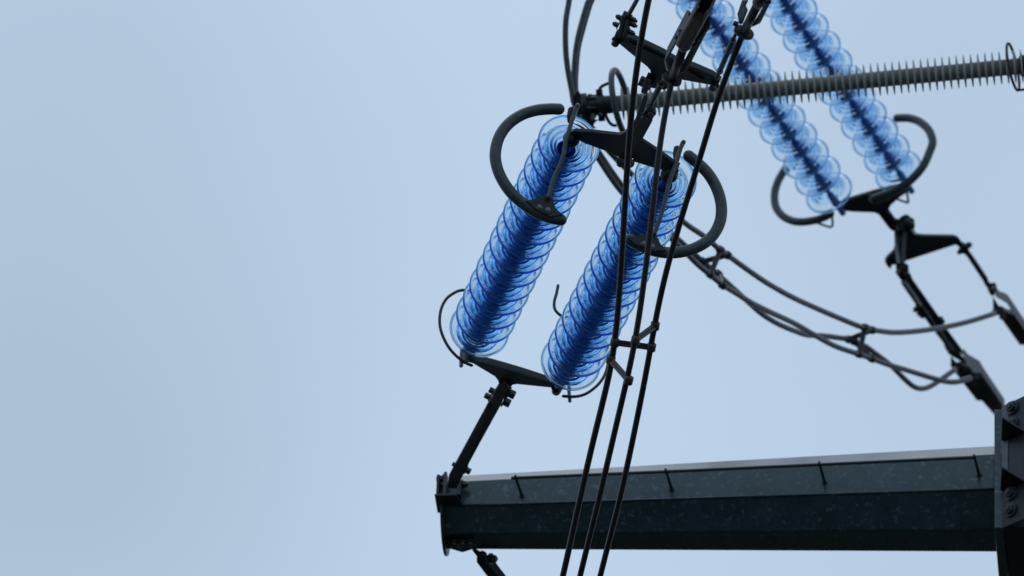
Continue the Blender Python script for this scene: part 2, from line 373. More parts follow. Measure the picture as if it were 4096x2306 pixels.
MB().tube(onplane('C:1293,1370 1400,1374 1500,1350 1600,1280 1672,1190 1710,1080 1715,950 1660,830 1560,740 1430,680 1320,640 1250,600 1213,550 1211,480 1230,410 1245,335', HP_R, A_N), 0.0068, 12, 'round').obj('rod', STEEL, t)
m = MB(); m.tube(onplane('C:1345,1285 1350,1360 1355,1415', HP_R-A_N*0.012, A_N), 0.008, 10, 'round'); m.obj('pin', PALE, t)

# ------------------------------------------------------------------ front jumper cables and spacers
dJ1 = ramp([(0,38.9),(900,39.25),(1500,39.45),(2306,39.9),(4200,41.5)])
dJ2 = ramp([(300,39.25),(900,39.15),(1500,39.25),(2306,39.75),(4200,41.4)])
dJ3 = ramp([(0,38.75),(900,39.2),(1500,39.45),(2306,39.95),(4200,41.6)])
JG = 'front jumper cables'
P1 = 'Z:2660,-260 2610,-100 A:1613,0 1570,300 1510,600 1470,900 1450,1200 1432,1450 B:1410,800 1396,1100 C:1848,0 1827,300 1803,600 1788,850 1760,1000 1712,1250 1660,1450 D:1613,0 1538,320 1455,700 1390,1000 1345,1200 1296,1450 Z:2190,2560 2120,2900 2060,3300'
P2 = 'I:1052,1215 A:1785,1000 1740,1250 1712,1450 B:1690,800 1655,1100 C:2087,0 2050,300 2010,600 1975,850 1927,1050 1880,1250 1835,1450 D:1798,0 1720,320 1640,700 1560,1000 1510,1200 1450,1450 Z:2255,2560 2185,2900 2120,3300'
P3 = 'I:2105,500 A:2415,560 2330,750 2250,960 2180,1200 2130,1450 B:2035,750 1960,1000 1890,1250 C:2312,0 2240,230 2170,530 2125,850 2090,1050 2050,1250 2010,1450 D:1980,0 1918,300 1838,700 1760,1000 1695,1200 1637,1450 Z:2335,2560 2262,2900 2200,3300'
for P_, dj, lb, r_ in ((P1, dJ1, 'leftmost of the three dark cables that hang in front of the arm', 0.0132),
                   (P2, dJ2, 'dark cable between the other two of the three that hang in front of the arm', 0.0126),
                   (P3, dJ3, 'dark cable furthest right of the three that hang in front of the arm', 0.0126)):
    q_ = on(P_, dj)
    for _ in range(3): q_ = [q_[0]]+[(q_[i-1]+q_[i]*2+q_[i+1])/4 for i in range(1, len(q_)-1)]+[q_[-1]]
    o = MB().tube(q_, r_, 16).obj('jumper_cable', CABLE); tag(o, lb, 'cable', JG)
def spacer(p0, p1, r, label, group, mat, w=0.026, t=0.018, dirs=None):
    o = thing('cable_spacer', label, 'spacer', (p0+p1)/2, group)
    a = (p1-p0).normalized(); side = a.cross(FWD).normalized()
    m = MB(); m.bar(p0+side*w*0.27, p1+side*w*0.27, w*0.48, t, side); m.bar(p0-side*w*0.27, p1-side*w*0.27, w*0.48, t*0.8, side)
    m.bar(p0, p1, w*0.5, t*0.5, side)
    m.obj('bar', mat, o, 0.002)
    for p, dr in ((p0, dirs[0]), (p1, dirs[1])):
        m = MB(); dr = dr.normalized(); m.tube([p-dr*0.018, p-dr*0.014, p+dr*0.014, p+dr*0.018], [r*1.2, r*1.5, r*1.5, r*1.2], 16, 'flat', False); m.obj('clamp', mat, o)
    return o
def cdir(P_, dj, y):
    L = px(P_); b = min(range(len(L)-1), key=lambda i: abs((L[i][1]+L[i+1][1])/2-y))
    return at(L[b+1], dj(L[b+1]))-at(L[b], dj(L[b]))
SG = 'spacer bars on the front cables'
def jsp(s0, j0, s1, j1, label):
    Ps = {1:(P1,dJ1), 2:(P2,dJ2), 3:(P3,dJ3)}
    a, b = px(s0)[0], px(s1)[0]
    spacer(at(a, Ps[j0][1](a)), at(b, Ps[j1][1](b)), 0.0128, label, SG, RUSTY, dirs=(cdir(*Ps[j0], a[1]), cdir(*Ps[j1], b[1])))
jsp('C:1776,868', 1, 'C:2118,912', 3, 'level grey spacer bar between the two outer front cables')
jsp('C:1970,845', 2, 'C:2152,712', 3, 'short grey spacer bar rising right from the middle front cable')
jsp('C:1738,1030', 1, 'C:1905,1222', 2, 'grey spacer bar slanting down right, lowest of the three on the front cables')

# ------------------------------------------------------------------ near tension fittings of the bundled conductor
# left: rod with bolted clamp on the left tip of the winged plate
t = thing('tension_clamp', 'small bolted clamp and rod on the left tip of the winged plate', 'clamp', on('I:300,450', nd)[0])
m = MB(); m.tube(on('I:330,440 400,260 545,0', nd, -0.02)+on('Z:2590,-140 2650,-300', nd, -0.02), 0.0095, 12, spline=False); m.obj('rod', DARK, t)
m = MB(); m.bar(on('I:300,520', nd, -0.02)[0], on('I:365,210', nd, -0.02)[0], 0.018, 0.03, S_N); m.bar(on('I:370,520', nd, -0.02)[0], on('I:440,255', nd, -0.02)[0], 0.016, 0.03, S_N); each(m, 'cheek', DARK, t, 0.002)
m = MB(); nbolt(m, 'I:320,280 275,385', 0.012, 0.022, -0.02, -S_N, 0.006); nbolt(m, 'I:440,270 440,345 410,460', 0.012, 0.026, -0.02, S_N, 0.008); each(m, 'bolt', STEEL, t)
m = MB(); m.prism(on('I:205,545 235,470 300,440 340,470 300,560 270,600 220,600', nd, -0.02), N_N*0.014); m.obj('shackle', STEEL, t, 0.003)

def turnbuckle(s, label, off, r=0.0125):
    P = on(s, nd, off); a = P[-1]-P[0]; u = a.normalized()
    t = thing('turnbuckle', label, 'turnbuckle', P[0], 'turnbuckles')
    m = MB(); m.tube([P[0]+a*0.18, P[0]+a*0.22, P[0]+a*0.78, P[0]+a*0.82], [r*0.8, r, r, r*0.8], 16, 'flat', False); m.obj('body', STEEL, t)
    for q0, q1 in ((0.0, 0.18), (0.82, 1.0)):
        m = MB(); pts = []; rr = []
        for i in range(17): pts.append(P[0]+a*(q0+(q1-q0)*i/16)); rr.append(r*(0.62 if i % 2 else 0.5))
        m.tube(pts, rr, 12, 'flat', False)
        m.obj('threaded_rod', DARK, t)
    m = MB()
    for q in (0.18, 0.82):
        pts = [P[0]+a*q+S_N*r*1.1*math.cos(i)+N_N*r*1.1*math.sin(i)+u*0.012*(i/9-0.5) for i in [k*0.6 for k in range(22)]]
        m.tube(pts, 0.0018, 6)
    each(m, 'locking_wire', PALE, t); return t
turnbuckle('J:2010,1080 2090,920 2270,570 2340,440', 'dark turnbuckle rod below the middle conductor clamp', -0.08)
turnbuckle('I:1710,1180 1770,960 1960,560 2010,470', 'dark turnbuckle rod from the right tip of the winged plate', -0.03, 0.0115)

def deadend(flange, mid, coup, top, r, label, off, straps, body=None):
    f, mi, co, tp = [on(q, nd, off)[0] for q in (flange, mid, coup, top)]
    t = thing('conductor_clamp', label, 'clamp', f, 'conductor dead end clamps')
    u = (mi-f).normalized()
    m = MB(); m.tube([f, f+(co-f)*0.97], r, 20, 'flat', False); m.obj('sleeve', RUSTY, t)
    # oval two-bolt flange
    sd = (S_N-u*S_N.dot(u)).normalized(); w = u.cross(sd)
    ring = []
    for k in range(28):
        a = 2*math.pi*k/28; rr = r*1.35+0.016*abs(math.cos(a))**3; ring.append(f+sd*rr*1.05*math.cos(a)+w*rr*math.sin(a))
    m = MB(); m.prism(ring, u*0.026); m.obj('flange', RUSTY, t, 0.004)
    m = MB(); [m.hexbolt(f+sd*e*r*1.55, -u, 0.0085, 0.010) for e in (-1, 1)]; each(m, 'flange_bolt', DARK, t)
    m = MB(); m.lathe(co-u*0.02, u, [(r,0),(r*1.35,0.02),(r*1.5,0.05),(r*1.35,0.09),(r*0.95,0.12)], 20); 
    for e in (-1, 1): m.hexbolt(co+sd*e*r*1.5+u*0.05, sd*e, 0.010, 0.018)
    m.obj('coupling', RUSTY, t)
    for s_ in straps:
        q_ = px(s_[0]); c_ = (sum(p[0] for p in q_)/len(q_), sum(p[1] for p in q_)/len(q_))
        MB().prism([at(p, nd(p)+off+s_[1]-s_[2]*((p[0]-c_[0])*NAX.y*-1+(p[1]-c_[1])*NAX.x)) for p in q_], S_N*0.008+N_N*0.003).obj('strap', STRAP, t, 0.0015)
    return t, u, sd, w, co, tp
t, u, sd, w, co, tp = deadend('I:1052,1190', 'I:1120,930', 'I:1235,690', 'I:1560,40', 0.0185, 'middle conductor clamp with open channel end, long side straps and oval flange', -0.10,
    [('I:945,900 990,700 1255,190 1285,150 1308,180 1300,260 1230,400 960,890 1010,1060 975,1040', 0.05, 0.0020), ('I:1590,235 1605,270 1590,420 1540,480 1310,930 1235,1060 1180,1065 1250,870', 0.02, 0.0009)])
# channel body with a hollow mouth
c0 = co+u*0.06; L_ = (tp-c0).length; ua = (tp-c0).normalized(); sd = (S_N-ua*S_N.dot(ua)).normalized(); w = ua.cross(sd)
prof = []
for k in range(25):
    a = R(-60+300*k/24); prof.append((math.cos(a+R(0)), math.sin(a)))
W_ = 0.033; H_ = 0.045
outer = [c0+sd*W_*max(-1, min(1, x*1.25))+w*H_*max(-1, min(1, y*1.2)) for x, y in prof]
inner = [c0+sd*W_*0.68*max(-1, min(1, x*1.25))+w*H_*0.68*max(-1, min(1, y*1.2)) for x, y in prof]
MB().prism(outer+inner[::-1], ua*L_).obj('channel', RUSTY, t, 0.002)
m = MB(); m.prism([c0-w*0.012+sd*0.02, c0-w*0.012-sd*0.02, c0-w*0.046-sd*0.02, c0-w*0.046+sd*0.02], ua*(L_*0.80)); 
for e in (-0.009, 0, 0.009): m.bar(c0-w*0.03+sd*e+ua*L_*0.8, c0-w*0.03+sd*e+ua*L_*0.83, 0.004, 0.03, sd)
m.obj('keeper', RUSTY, t, 0.002)
m = MB(); [m.hexbolt(p, N_N*-1, 0.012, 0.02) for p in on('I:1210,470 1200,560 1450,560', nd, -0.11)]; each(m, 'bolt', STEEL, t)
t, u, sd, w, co, tp = deadend('I:2108,500', 'I:2200,300', 'I:2330,50', 'I:2450,-250', 0.0185, 'conductor clamp with oval flange at the top edge beside the far strings', -0.06,
    [('I:2130,0 2090,0 2018,210 2050,360 2080,330 2150,150 2120,80 2160,0', 0.03, 0.0018), ('I:2500,0 2460,0 2310,250 2250,350 2220,395 2320,350 2345,320', 0.01, 0.0009)])
MB().tube([co, tp, tp+u*2.5], [0.016, 0.0155, 0.013], 14, 'flat', False).obj('sleeve', RUSTY, t)
m = MB(); [m.hexbolt(p, -S_N, 0.012, 0.02) for p in on('I:2030,370', nd, -0.06)]; each(m, 'bolt', STEEL, t)

# ------------------------------------------------------------------ cross arm
D_A = 43.3
aL = at((1785, 2052), D_A+0.1); aR = at((3988, 1996), D_A-0.12); ax = (aR-aL).normalized()
view = (CAM-(aL+aR)/2); toward = Vector((0, -1, 0)); toward = (toward-ax*toward.dot(ax)).normalized(); upv = ax.cross(toward)
if upv.z < 0: upv = -upv
r0, r1 = 0.1555, 0.2255
def octring(c, r, n=8, ph=22.5):
    k = r/math.cos(math.pi/n)
    return [c+toward*k*math.cos(R(ph+360/n*i))+upv*k*math.sin(R(ph+360/n*i)) for i in range(n)]
arm = thing('cross_arm', 'eight-sided dark galvanised steel cross arm spanning the bottom right', 'cross arm', aR)
m = MB(); a_, b_ = octring(aL, r0), octring(aR, r1)
m.add(a_+b_, [(i, (i+1) % 8, 8+(i+1) % 8, 8+i) for i in range(8)]+[tuple(range(7, -1, -1)), tuple(range(8, 16))])
m.obj('tube', ARMSTEEL, arm, 0.004)
m = MB(); m.prism(octring(aL-ax*0.010-upv*0.012, r0*1.20, 24, 0), ax*0.014); m.obj('end_plate', STEEL, arm, 0.002)
m = MB(); fl = at((3998, 1874), D_A)
fw = 0.25
m.box(aR+ax*0.020, ax*0.0205, toward*fw, upv*0.32); m.obj('flange', ARMSTEEL, arm, 0.003)
# weld seam along the arm
m = MB(); e0 = octring(aL, r0)[7]; e1 = octring(aR, r1)[7]; m.tube([e0+toward*0.001, e1+toward*0.001], 0.0045, 8, spline=False); m.obj('seam', ARMSTEEL, arm)
# hand rail on the vertical face
def face_pt(xs, frac, out):
    f = (xs-1775)/(3975-1775); c = aL+(aR-aL)*f; r = r0+(r1-r0)*f
    return c+toward*(r+out)+upv*(frac*r*0.414)
rail = MB().tube([face_pt(2066, -0.40, 0.15), face_pt(2700, -0.35, 0.15), face_pt(3300, -0.27, 0.15), face_pt(3902, -0.2, 0.15)], 0.0075, 10, 'round', False).obj('rail', STEEL, arm)
for x_ in (2078, 2677, 3287, 3900):
    fr_ = -0.40+0.2*(x_-2078)/1822
    m = MB(); m.tube([face_pt(x_+14, fr_, 0.0), face_pt(x_+2, fr_, 0.14), face_pt(x_, fr_, 0.168)], [0.0075, 0.006, 0.006], 10, 'flat', False)
    m.lathe(face_pt(x_+14, fr_, 0.0), toward, [(0,0),(0.014,0),(0.011,0.006),(0,0.006)], 14)
    m.obj('post', STEEL, rail)
# attachment bracket at the tip
def armpt(xs, hz, up_): 
    f = (xs-1777)/2200; c = aL+(aR-aL)*f; return c+toward*hz+upv*up_
m = MB(); m.prism([armpt(1752, .10, -.066), armpt(1842, .10, -.066), armpt(1856, .165, -.066), armpt(1838, .245, -.066), armpt(1752, .245, -.066)], upv*0.010); m.obj('tip_shelf', STEEL, arm, 0.002)
m = MB(); m.prism([armpt(1757, .15, -.055), armpt(1757, .24, -.055), armpt(1757, .235, .055), armpt(1757, .15, .10)], ax*0.012); m.obj('lug', DARK, arm, 0.002)
m = MB(); m.prism([armpt(1784, .165, -.055), armpt(1784, .24, -.055), armpt(1784, .225, .075), armpt(1784, .165, .085)], ax*0.014+toward*0.004); m.obj('lug', STEEL, arm, 0.002)
m = MB(); m.prism([armpt(1835, .15, -.055), armpt(1835, .235, -.055), armpt(1835, .225, .03), armpt(1835, .16, .07)], ax*0.022); m.obj('lug', DARK, arm, 0.002)
m = MB(); m.hexbolt(armpt(1786, .205, .05), -ax, 0.018, 0.03, 0.008); m.hexbolt(armpt(1857, .20, .02), ax, 0.018, 0.02, 0.008); each(m, 'bolt', STEEL, arm)
m = MB(); m.prism([armpt(1775, -.02, -r0*.98), armpt(1885, -.02, -r0*.98), armpt(1885, -.02, -r0-.035), armpt(1845, -.02, -r0-.05), armpt(1800, -.02, -r0-.03)], toward*0.04); m.obj('under_lug', STEEL, arm, 0.003)
m = MB(); [m.hexbolt(armpt(x_, 0.02, -r0-0.018), -upv, 0.015, 0.025, 0.01) for x_ in (1815, 1850, 1880)]; each(m, 'bolt', DARK, arm)
# fitting that hangs below the tip and runs out of the frame
def ud(p): return D_A+0.05+0.0011*(p[1]-2200)
t = thing('link_bar', 'dark clevis link hanging down right below the arm tip', 'link', on('N:560,1180', ud)[0])
m = MB(); m.prism(on('N:480,1150 520,1140 620,1200 700,1330 860,1500 1000,1700 1150,1900 1060,1980 720,1540 640,1430 535,1290 535,1220', ud), FWD*0.02+UP*0.004); m.obj('strap', STEEL, t, 0.002)
m = MB(); m.prism(on('N:590,1140 640,1190 730,1260 860,1430 930,1520 1200,1860 1160,1900 880,1560 760,1420 650,1290', ud, -0.012), FWD*0.01-UP*0.002); each(m, 'side_plate', PALE, t, 0.002)
m = MB(); nbolt(m, 'N:690,1250', 0.02, 0.03, -0.02, (RIGHT*0.7-FWD*0.5), 0.006, ud); nbolt(m, 'N:600,1210', 0.016, 0.03, -0.02, -FWD, 0, ud); each(m, 'bolt', STEEL, t)

# ------------------------------------------------------------------ pole with its bracket
pc = at((4160, 1996), D_A); base = Vector((pc.x+0.42, pc.y+0.05, 0))
pole = thing('steel_pole', 'dark tubular steel pole with bolted bracket at the right edge, carrying the cross arm', 'pole', base)
def ring8(c, r): return [c+Vector((math.cos(R(22.5+45*i)), math.sin(R(22.5+45*i)), 0))*r for i in range(8)]
m = MB(); q0, q1 = ring8(base, 0.62), ring8(base+Vector((0,0,36)), 0.30)
m.add(q0+q1, [(i, (i+1) % 8, 8+(i+1) % 8, 8+i) for i in range(8)]+[tuple(range(7,-1,-1)), tuple(range(8,16))]); m.obj('shaft', ARMSTEEL, pole, 0.01)
# bracket: counter flange, stub box to the pole, angled bolt plate with ribs
cf = aR+ax*0.042
pv = (ax*0.77+toward*0.64).normalized(); pn = (toward*0.77-ax*0.64).normalized()
pb = cf+toward*0.245
def bp(q, o=0.0): return [v+pn*o for v in onplane(q, pb, pn)]
m = MB(); m.box(cf+ax*0.42, ax*0.42, toward*0.235, upv*0.31); m.obj('bracket_stub', DARK, pole, 0.005)
m = MB(); m.prism(bp('U:152,100 330,15 330,1000 152,1075', 0.012), -pn*0.012); m.obj('bolt_plate', DARK, pole, 0.002)
m = MB(); m.prism(bp('U:153,106 206,100 206,330 200,560 206,660 190,700 153,712', 0.016), -pn*0.0035); m.obj('pale_strip', STRAP, pole, 0.001)  # thin raised strip, paler than the bolt plate under it
for q in ('U:168,387 330,305', 'U:160,787 330,703'):
    e0, e1 = bp(q, 0.012); m = MB(); m.prism([e0, e1, e1+pn*0.15, e0+pn*0.02], upv*0.012); m.obj('rib', DARK, pole, 0.002)
for q in ('U:240,115', 'U:240,248', 'U:230,800', 'U:226,935'):
    p_ = bp(q, 0.013)[0]; m = MB()
    m.hold = True; m.lathe(p_, pn, [(0,0),(0.036,0),(0.036,0.005),(0,0.005)], 20, False); m.hold = False; m.hexbolt(p_+pn*0.005, pn, 0.025, 0.020, 0.008); m.obj('bolt', STEEL, pole)

# ------------------------------------------------------------------ post insulator
D_P0, D_P1 = 44.36, 44.30
pL, pR = at((2350, 427), D_P0+0.03), at((4200, 254.5), D_P1-0.04)
pa = (pR-pL).normalized(); PLEN = (pR-pL).length
def onp(xs): return pL+(pR-pL)*((xs-2350)/1850.0)
post = thing('post_insulator', 'long grey ribbed rubber post insulator crossing behind the cables', 'insulator', pL)
s0 = (onp(2462)-pL).length; pitch = 0.0333; zz = s0
house = MB().lathe(pL, pa, [(0,0),(0.0375,0),(0.0375,PLEN),(0,PLEN)], 40, True).obj('housing', RUBBER, post)
shed = None
while zz < PLEN-0.02:
    if shed is None:
        shed = MB().lathe(pL, pa, [(0.0365,-0.0074),(0.0395,-0.0062),(0.050,-0.0052),(0.062,-0.0040),(0.073,-0.0026),(0.0795,0.0),(0.073,0.0024),(0.062,0.0038),(0.050,0.0050),(0.0395,0.0060),(0.0365,0.0072)], 40, True, True).obj('shed', SHED, post); sh = shed
    else:
        sh = shed.copy(); COL.objects.link(sh); sh.parent = post
    sh.location = pa*zz; zz += pitch
m = MB(); f0 = onp(2352); m.lathe(f0, pa, [(0,0),(0.03,0),(0.03,-0.03),(0.062,-0.03),(0.064,-0.022),(0.064,-0.004),(0.052,0.0),(0.047,0.004),(0.045,0.05),(0.042,0.11),(0.040,0.12),(0,0.12)], 28)
m.obj('end_fitting', DARK, post)
m = MB()
for a in range(6):
    sdv = upv*math.cos(a*1.047+0.3)+toward*math.sin(a*1.047+0.3); m.hexbolt(f0+sdv*0.050, pa, 0.010, 0.02, 0.02)
each(m, 'bolt', STEEL, post)
pu = (UP-pa*UP.dot(pa)).normalized(); pw = pa.cross(pu)
def pring(xs, rad, r, a0=0, a1=360):
    c = onp(xs); n = 40; ra = (pa+toward*0.20).normalized(); pu = (UP-ra*UP.dot(ra)).normalized(); pw = ra.cross(pu)
    return [c+(pu*math.cos(R(a0+(a1-a0)*i/n))+pw*math.sin(R(a0+(a1-a0)*i/n)))*rad for i in range(n+1)]
MB().tube(pring(2485, 0.158, 0), 0.0145, 14, 'flat', False).obj('corona_ring', TUBE, post)
MB().tube(pring(4052, 0.112, 0, 8, 352), 0.0065, 12, 'round', False).obj('corona_ring', STEEL, post)
m = MB(); m.tube(on('J:1060,800 1020,700 1030,640 1090,585 1250,515', 44.37), 0.0075, 10, 'round'); m.tube(on('J:1150,1190 1180,1270 1230,1350 1290,1395 1345,1405', 44.37), 0.0075, 10, 'round'); 
m.tube([onp(4056)-pu*0.11, onp(4056)-pu*0.11+pa*0.3], 0.006, 10, 'flat', False); each(m, 'ring_support', DARK, post)
m = MB(); c_ = onp(2402); m.lathe(c_, pa, [(0.042,-0.02),(0.050,-0.018),(0.050,0.018),(0.042,0.02)], 24); m.bar(c_+pu*0.03, c_+pu*0.075, 0.03, 0.03, pa); m.bar(c_-pu*0.03, c_-pu*0.075, 0.03, 0.03, pa); m.obj('collar', DARK, post, 0.003)
m = MB(); m.lathe(onp(4078), pa, [(0.045,0),(0.052,0.01),(0.052,0.15),(0,0.15)], 24); m.obj('end_fitting', DARK, post)
t = thing('cable_clamp', 'black clamp holding the rear cables at the left end of the post insulator', 'clamp', on('J:600,950', 44.42)[0])
m = MB(); m.prism(on('J:470,1000 450,800 560,680 610,700 640,850 690,915 740,920 740,1180 690,1200 620,1180 560,1200', 44.36), FWD*0.09); m.obj('body', DARK, t, 0.006)
m = MB(); m.prism(on('J:690,1200 860,1160 900,1290 1010,1270 930,1340 890,1400 960,1460 870,1460 800,1400', 44.38), FWD*0.05); m.obj('lower_jaw', DARK, t, 0.004)
m = MB(); nbolt(m, 'J:880,1185 1040,1165 880,1245', 0.010, 0.02, 0.0, -FWD, 0, lambda p: 44.37); each(m, 'bolt', PALE, t)

# ------------------------------------------------------------------ rear jumper cables and spacers
dB = rampx([(2200,44.5),(2500,44.7),(2900,45.6),(3300,46.6),(3700,47.4),(4000,47.9)])
BG = 'rear jumper cables'
B1 = 'Z:2400,-420 2385,-200 A:1085,-60 1050,40 1000,210 955,400 932,600 928,800 950,960 1010,1090 1090,1230 Z:2447,618 2528,699 2640,805 2742,895 Q:450,220 640,385 760,470 1000,645 1250,815 1550,985 1850,1125 2200,1275 2500,1395 G:1180,520 1350,540 1550,530 1800,495 2050,440 2300,362'
B2 = 'Z:2300,-420 2287,-200 A:885,-40 850,200 848,450 868,650 905,850 925,960 980,1110 Z:2345,545 2396,639 2486,768 2600,880 2717,985 Q:340,560 500,695 680,840 850,945 1050,1070 1300,1195 1600,1335 G:605,560 800,665 1000,735 1150,785 1300,840 1500,900 1700,962 1850,1000 1960,1000 2070,965'
B3 = 'Z:2420,-420 2402,-200 A:1110,-60 1070,60 1015,250 965,450 945,650 940,800 955,950 1000,1100 Z:2365,555 2410,632 2500,758 2610,868 2720,965 Q:400,520 600,690 850,915 1030,1080 1200,1225 1400,1345 1640,1445 G:550,565 700,572 850,592 940,605 1080,665 1200,750 1330,850 1450,970 1540,1045 1620,1065 1720,1030 1930,885'
bd = {1: dB, 2: lambda p: dB(p)-0.03, 3: lambda p: dB(p)+0.22}
for i, (P_, lb) in enumerate(((B1, 'grey rear cable, uppermost where it sweeps to the right hand far clamp'),
                              (B2, 'grey rear cable that ends lowest, at the outer terminal of the long far clamp'),
                              (B3, 'grey rear cable with a deep dip before the long far clamp'))):
    tag(MB().tube(on(P_, bd[i+1]), 0.0138, 14).obj('jumper_cable', OLDCABLE), lb, 'cable', BG)
SB = 'spacer bars on the rear cables'
def bsp(s0, j0, s1, j1, label):
    a, b = px(s0)[0], px(s1)[0]; Ps = {1:B1, 2:B2, 3:B3}
    def dr(P_, d_, x):
        L = px(P_); k = min(range(14, len(L)-1), key=lambda i: abs((L[i][0]+L[i+1][0])/2-x)); return at(L[k+1], d_(L[k+1]))-at(L[k], d_(L[k]))
    spacer(at(a, bd[j0](a)), at(b, bd[j1](b)), 0.0135, label, SB, RUSTY, 0.026, 0.02, (dr(Ps[j0], bd[j0], a[0]), dr(Ps[j1], bd[j1], b[0])))
bsp('Q:650,390', 1, 'Q:520,705', 2, 'steep spacer bar right of the near arcing ring, on the rear cables')
bsp('Q:740,455', 1, 'Q:420,540', 3, 'gently sloping spacer bar right of the near arcing ring, on the rear cables')
bsp('Q:680,845', 2, 'Q:620,700', 3, 'short spacer bar between the two lower rear cables near the arcing ring')
bsp('G:1085,495', 1, 'G:1030,742', 2, 'upright spacer bar on the rear cables left of the long far clamp')
bsp('G:1150,518', 1, 'G:935,605', 3, 'sloping spacer bar on the rear cables left of the long far clamp')
bsp('G:1150,785', 2, 'G:985,625', 3, 'short lower spacer bar between the dipping rear cables')

# ------------------------------------------------------------------ far yoke, plate and clamps
y = thing('yoke_plate', 'blurred black yoke plate under the two far glass strings', 'yoke', on('F:1150,480', fd)[0])
plate('plate', 'F:812,552 850,515 905,478 1190,392 1300,365 1430,330 1500,345 1510,385 1420,440 1330,520 1312,552 1330,600 1395,690 1390,740 1345,765 1310,735 1215,608 1170,590 1000,585 840,572', fd, N_F, 0.022, DARK, y)
m = MB(); nbolt(m, 'F:1375,690', 0.02, 0.04, 0, RIGHT, 0, fd); each(m, 'bolt', STEEL, y)
for c_ in (FL_B, FR_B):
    p = at(c_, fd(c_))
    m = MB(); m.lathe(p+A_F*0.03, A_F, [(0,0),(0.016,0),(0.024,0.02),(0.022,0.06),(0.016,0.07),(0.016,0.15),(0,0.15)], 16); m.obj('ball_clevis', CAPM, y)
m = MB(); m.prism(on('L:210,290 270,290 380,440 340,470 300,420', fd, -0.012), N_F*0.01); each(m, 'cheek', PALE, y, 0.002)
y = thing('yoke_plate', 'blurred black three cornered plate between the far yoke and the far clamps', 'yoke', on('L:700,850', fd)[0])
plate('plate', 'L:470,400 590,520 660,640 720,695 830,714 1380,724 1450,750 1490,800 1500,870 1450,900 1390,868 540,1145 490,1190 380,1215 300,1215 270,1290 215,1240 190,1180 215,1105 350,975 420,560', fd, N_F, 0.022, DARK, y)
m = MB(); m.prism(on('L:335,620 400,560 470,560 440,900 450,1170 380,1190 350,960', ftilt((3592,985),0.0018), -0.05), N_F*0.008); m.obj('link', PALE, y, 0.003)
m = MB(); m.prism(on('L:480,560 555,590 540,900 520,1190 455,1200 455,900', ftilt((3615,985),0.0012), -0.05), N_F*0.008); m.obj('link', STEEL, y, 0.003)
m = MB(); m.prism(on('L:570,530 620,500 720,670 690,700', ftilt((3650,920)), -0.03), N_F*0.01); m.obj('edge_strip', PALE, y, 0.002)
m = MB(); nbolt(m, 'L:400,490 510,420 580,470', 0.022, 0.04, -0.02, -N_F, 0.01, fd); nbolt(m, 'L:500,1250 430,1230', 0.018, 0.03, -0.03, -N_F, 0, fd); each(m, 'bolt', STEEL, y)
FP = at(FR_B, fd(FR_B))+A_F*0.09; FPL = at(FL_B, fd(FL_B))+A_F*0.09
t = thing('arcing_ring', 'blurred thick grey ring curling left from the tip of the far yoke', 'arcing ring', FPL, RG)
MB().tube(onplane('F:360,150 320,210 270,300 240,410 250,530 310,615 400,663 500,675 620,658 700,632 762,600', FPL, A_F), 0.0205, 18, 'round').obj('ring', TUBE, t)
MB().tube(onplane('F:640,685 750,722 775,715 782,690 772,560', FPL, A_F), 0.006, 10, 'round').obj('support_rod', STEEL, t)
t = thing('arcing_ring', 'blurred thick grey ring curving right round the end of the rightmost string', 'arcing ring', FP, RG)
MB().tube(onplane('F:1175,455 1300,410 1420,352 1530,268 1630,150 1690,20 E:1718,1330 1690,1235 1640,1175 1570,1128 1480,1106 1385,1108', FP-A_F*0.12, A_F), 0.0215, 18, 'round').obj('ring', TUBE, t)
MB().tube(onplane('F:1300,470 1180,500 1130,470 1140,410 1190,385', FP-A_F*0.11, A_F), 0.005, 10, 'round').obj('support_rod', STEEL, t)
MB().tube(onplane('F:1390,462 1470,492 1490,482 1478,390 1500,360', FP, A_F), 0.006, 10, 'round').obj('support_rod', STEEL, t)

t = thing('conductor_clamp', 'long blurred clamp assembly running down to the pole bracket', 'clamp', on('M:60,30', fd)[0], 'far conductor clamps')
m = MB(); m.prism(on('M:-20,20 0,-30 50,-40 115,0 135,50 410,440 440,500 645,775 660,840 590,790 530,740 400,585 315,480 70,100 20,70', fd), N_F*0.04); m.obj('tension_bar', DARK, t, 0.004)
m = MB(); m.tube(on('M:35,75 200,315', fd, -0.03), 0.0145, 14, 'flat', False); m.obj('turnbuckle', PALE, t)
m = MB(); m.tube(on('M:195,325 265,405 340,515 440,650 490,720 530,780', fd, -0.03), [0.018,0.016,0.016,0.014,0.012,0.012], 12, 'flat', False); m.obj('threaded_rod', DARK, t)
m = MB(); nbolt(m, 'M:185,345 225,385 255,410', 0.016, 0.022, -0.04, -S_F, 0.006, fd); nbolt(m, 'M:400,470 420,500 60,15', 0.014, 0.02, -0.02, S_F, 0.006, fd); each(m, 'bolt', STEEL, t)
m = MB(); m.prism(on('M:470,720 520,700 610,800 700,910 680,930 560,860 510,830 480,780', fd, -0.02), N_F*0.03); m.obj('clevis', STEEL, t, 0.004)
m = MB(); m.prism(on('M:640,790 670,780 710,830 830,900 870,970 1085,1290 1090,1370 1060,1350 850,1030 690,930', ftilt((3920,1470),0.0016), -0.06), N_F*0.012); m.obj('bent_strap', PALE, t, 0.003)
m = MB(); m.prism(on('M:560,1000 640,960 700,940 800,1020 870,1060 1080,1370 1080,1480 1000,1480 850,1310 800,1310 690,1170', fd, -0.02), N_F*0.05); m.obj('wedge_body', RUSTY, t, 0.006)
